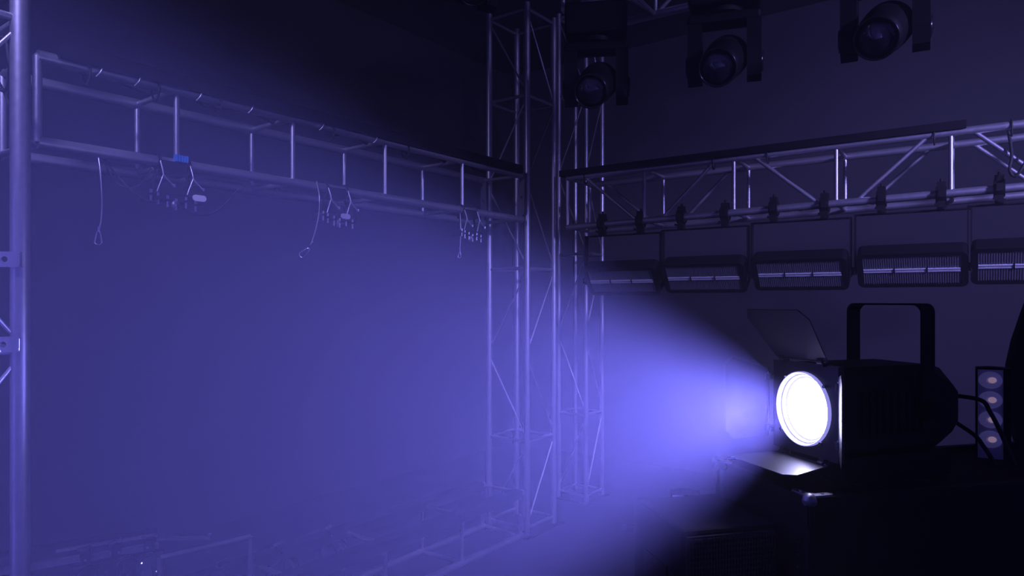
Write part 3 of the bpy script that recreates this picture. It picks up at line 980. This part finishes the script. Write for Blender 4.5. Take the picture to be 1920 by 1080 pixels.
# ------------------------------------------------------------------ low rack at the lower left
ra, rb = P(42, 1065, 3.0), P(297, 1022, 3.279)
ra.z = rb.z = (ra.z + rb.z) / 2
rd = (rb - ra).normalized(); rn = V((-rd.y, rd.x, 0))
rk = root('floor_rack', V((ra.x, ra.y, 0)), 'low rack of pale bars at the lower left corner', 'rack')
off = rk.location
ext = rd * 0.3
MB(off).bar(ra - ext, rb, 0.03, 0.026).build('bar', 'alu', rk)
MB(off).bar(ra + rd*0.12 + V((0, 0, 0.036)) + rn*0.05, rb + V((0, 0, 0.036)) + rn*0.05, 0.02, 0.014).build('bar', 'alu', rk)
MB(off).bar(ra - ext + V((0, 0, 0.052)) + rn*0.075, rb + V((0, 0, 0.052)) + rn*0.075, 0.03, 0.022).build('bar', 'black_metal', rk)
MB(off).bar(rb + V((0, 0, 0.03)), rb + V((0, 0, 0.03)) + V((0.235, 0.02, 0.0)), 0.03, 0.010).build('bar', 'alu_dull', rk)
e2 = rb + V((0.235, 0.02, 0.03))
MB(off).box(e2 - V((0.008, 0.015, 0.008)), e2 + V((0.008, 0.015, 0.016))).build('bar_end', 'alu_dull', rk)
for q in (ra - ext*0.9, rb - rd*0.03):
    for dn in (0.0, 0.075):
        MB(off).tube(q + rn*dn, V((q.x + rn.x*dn, q.y + rn.y*dn, 0)), 0.014, 10).build('leg', 'alu_dull', rk)
q0, q1 = P(300, 1046, 3.12), P(470, 1030, 3.4)
q1.z = q0.z
MB(off).tube(q0, q1, 0.012, 10).build('bar', 'alu_dull', rk)
MB(off).tube(q1, V((q1.x, q1.y, 0)), 0.012, 10).build('leg', 'alu_dull', rk)
MB(off).tube(q0, V((q0.x, q0.y, 0)), 0.012, 10).build('leg', 'alu_dull', rk)
# par cans clamped on the rack
def make_par():
    r = root('par_can', (0, 0, 0), 'x', 'stage light', 'small par cans near the floor')
    d = V((0.2, -0.75, 0.45)).normalized()
    T = axis_T(V((0, -0.03, -0.11)), d)
    b = MB().lathe([(0.001, -0.09), (0.035, -0.085), (0.05, -0.06), (0.055, 0.04), (0.058, 0.09), (0.052, 0.09), (0.050, 0.075)], 24, T).build('can', 'black_metal', r)
    MB().lathe([(0.050, 0.078), (0.035, 0.083), (0.0005, 0.086)], 20, T).build('lens', 'glass', r)
    mb = MB()
    for sx in (-1, 1):
        mb.bar((sx*0.062, -0.03, -0.12), (sx*0.062, 0.0, -0.03), 0.004, 0.025, (0, 1, 0))
    mb.bar((-0.064, 0, -0.03), (0.064, 0, -0.03), 0.025, 0.004)
    mb.build('yoke', 'black_metal', r)
    c = MB().box((-0.02, -0.03, -0.028), (0.02, 0.03, 0.03), None, 0.006).build('clamp', 'black_metal', r)
    MB().tube((0.0, -0.034, 0.0), (0.0, -0.048, 0.002), 0.006, 8).build('clamp_bolt', 'steel', c)
    MB().bar((-0.03, -0.01, 0.04), (0.02, -0.02, 0.052), 0.012, 0.012).build('wing_nut', 'alu_dull', c)
    return r
par = make_par()
rzr = atan2(rd.y, rd.x)
pl = [(ra.lerp(rb, 0.44) + V((0, 0, 0.0)), rzr, 'small black par can on the low rack, nearest the left tower'),
      (ra.lerp(rb, 0.66) + V((0, 0, 0.008)), rzr + 0.3, 'small black par can in the middle of the low rack'),
      (ra.lerp(rb, 0.93) + V((0, 0, 0.01)), rzr - 0.25, 'small black par can at the right end of the low rack')]
for t, lab in ((0.95, 'small black par can on the floor truss, nearest the low rack'), (1.28, 'small black par can on the floor truss, below the middle hanging fixture'), (1.62, 'small black par can on the floor truss, farthest from the low rack')):
    pl.append((R(t, 0.36, H - 1.407 + 0.02), rzh, lab))
for i, (q, a, lab) in enumerate(pl):
    o = par if i == 0 else copy_tree(par)
    o.location = q
    if i > 2:
        o.location = q + V((0, 0, 0.0))
    o.rotation_euler = (0, 0, a)
    o['label'] = lab

# ------------------------------------------------------------------ haze
hz = bpy.data.materials.new('stage_haze')
hz.use_nodes = True
nt = hz.node_tree
nt.nodes.clear()
out = nt.nodes.new('ShaderNodeOutputMaterial')
sc = nt.nodes.new('ShaderNodeVolumeScatter')
sc.inputs['Color'].default_value = (0.95, 0.95, 1.0, 1)
sc.inputs['Density'].default_value = HAZE
sc.inputs['Anisotropy'].default_value = 0.1
nt.links.new(sc.outputs['Volume'], out.inputs['Volume'])
mb = MB()
pl4 = [R(-5.9, 2.05), R(5.75, 2.05), R(5.75, -6.4), R(-5.9, -6.4)]
mb.raw([p + V((0, 0, z)) for z in (0.004, CEIL - 0.01) for p in pl4], [[3,2,1,0],[4,5,6,7],[0,1,5,4],[1,2,6,5],[2,3,7,6],[3,0,4,7]])
hzo = mb.build('haze', hz, label='thin stage haze filling the room, glowing violet where the beam crosses it', cat='haze', kind='stuff')
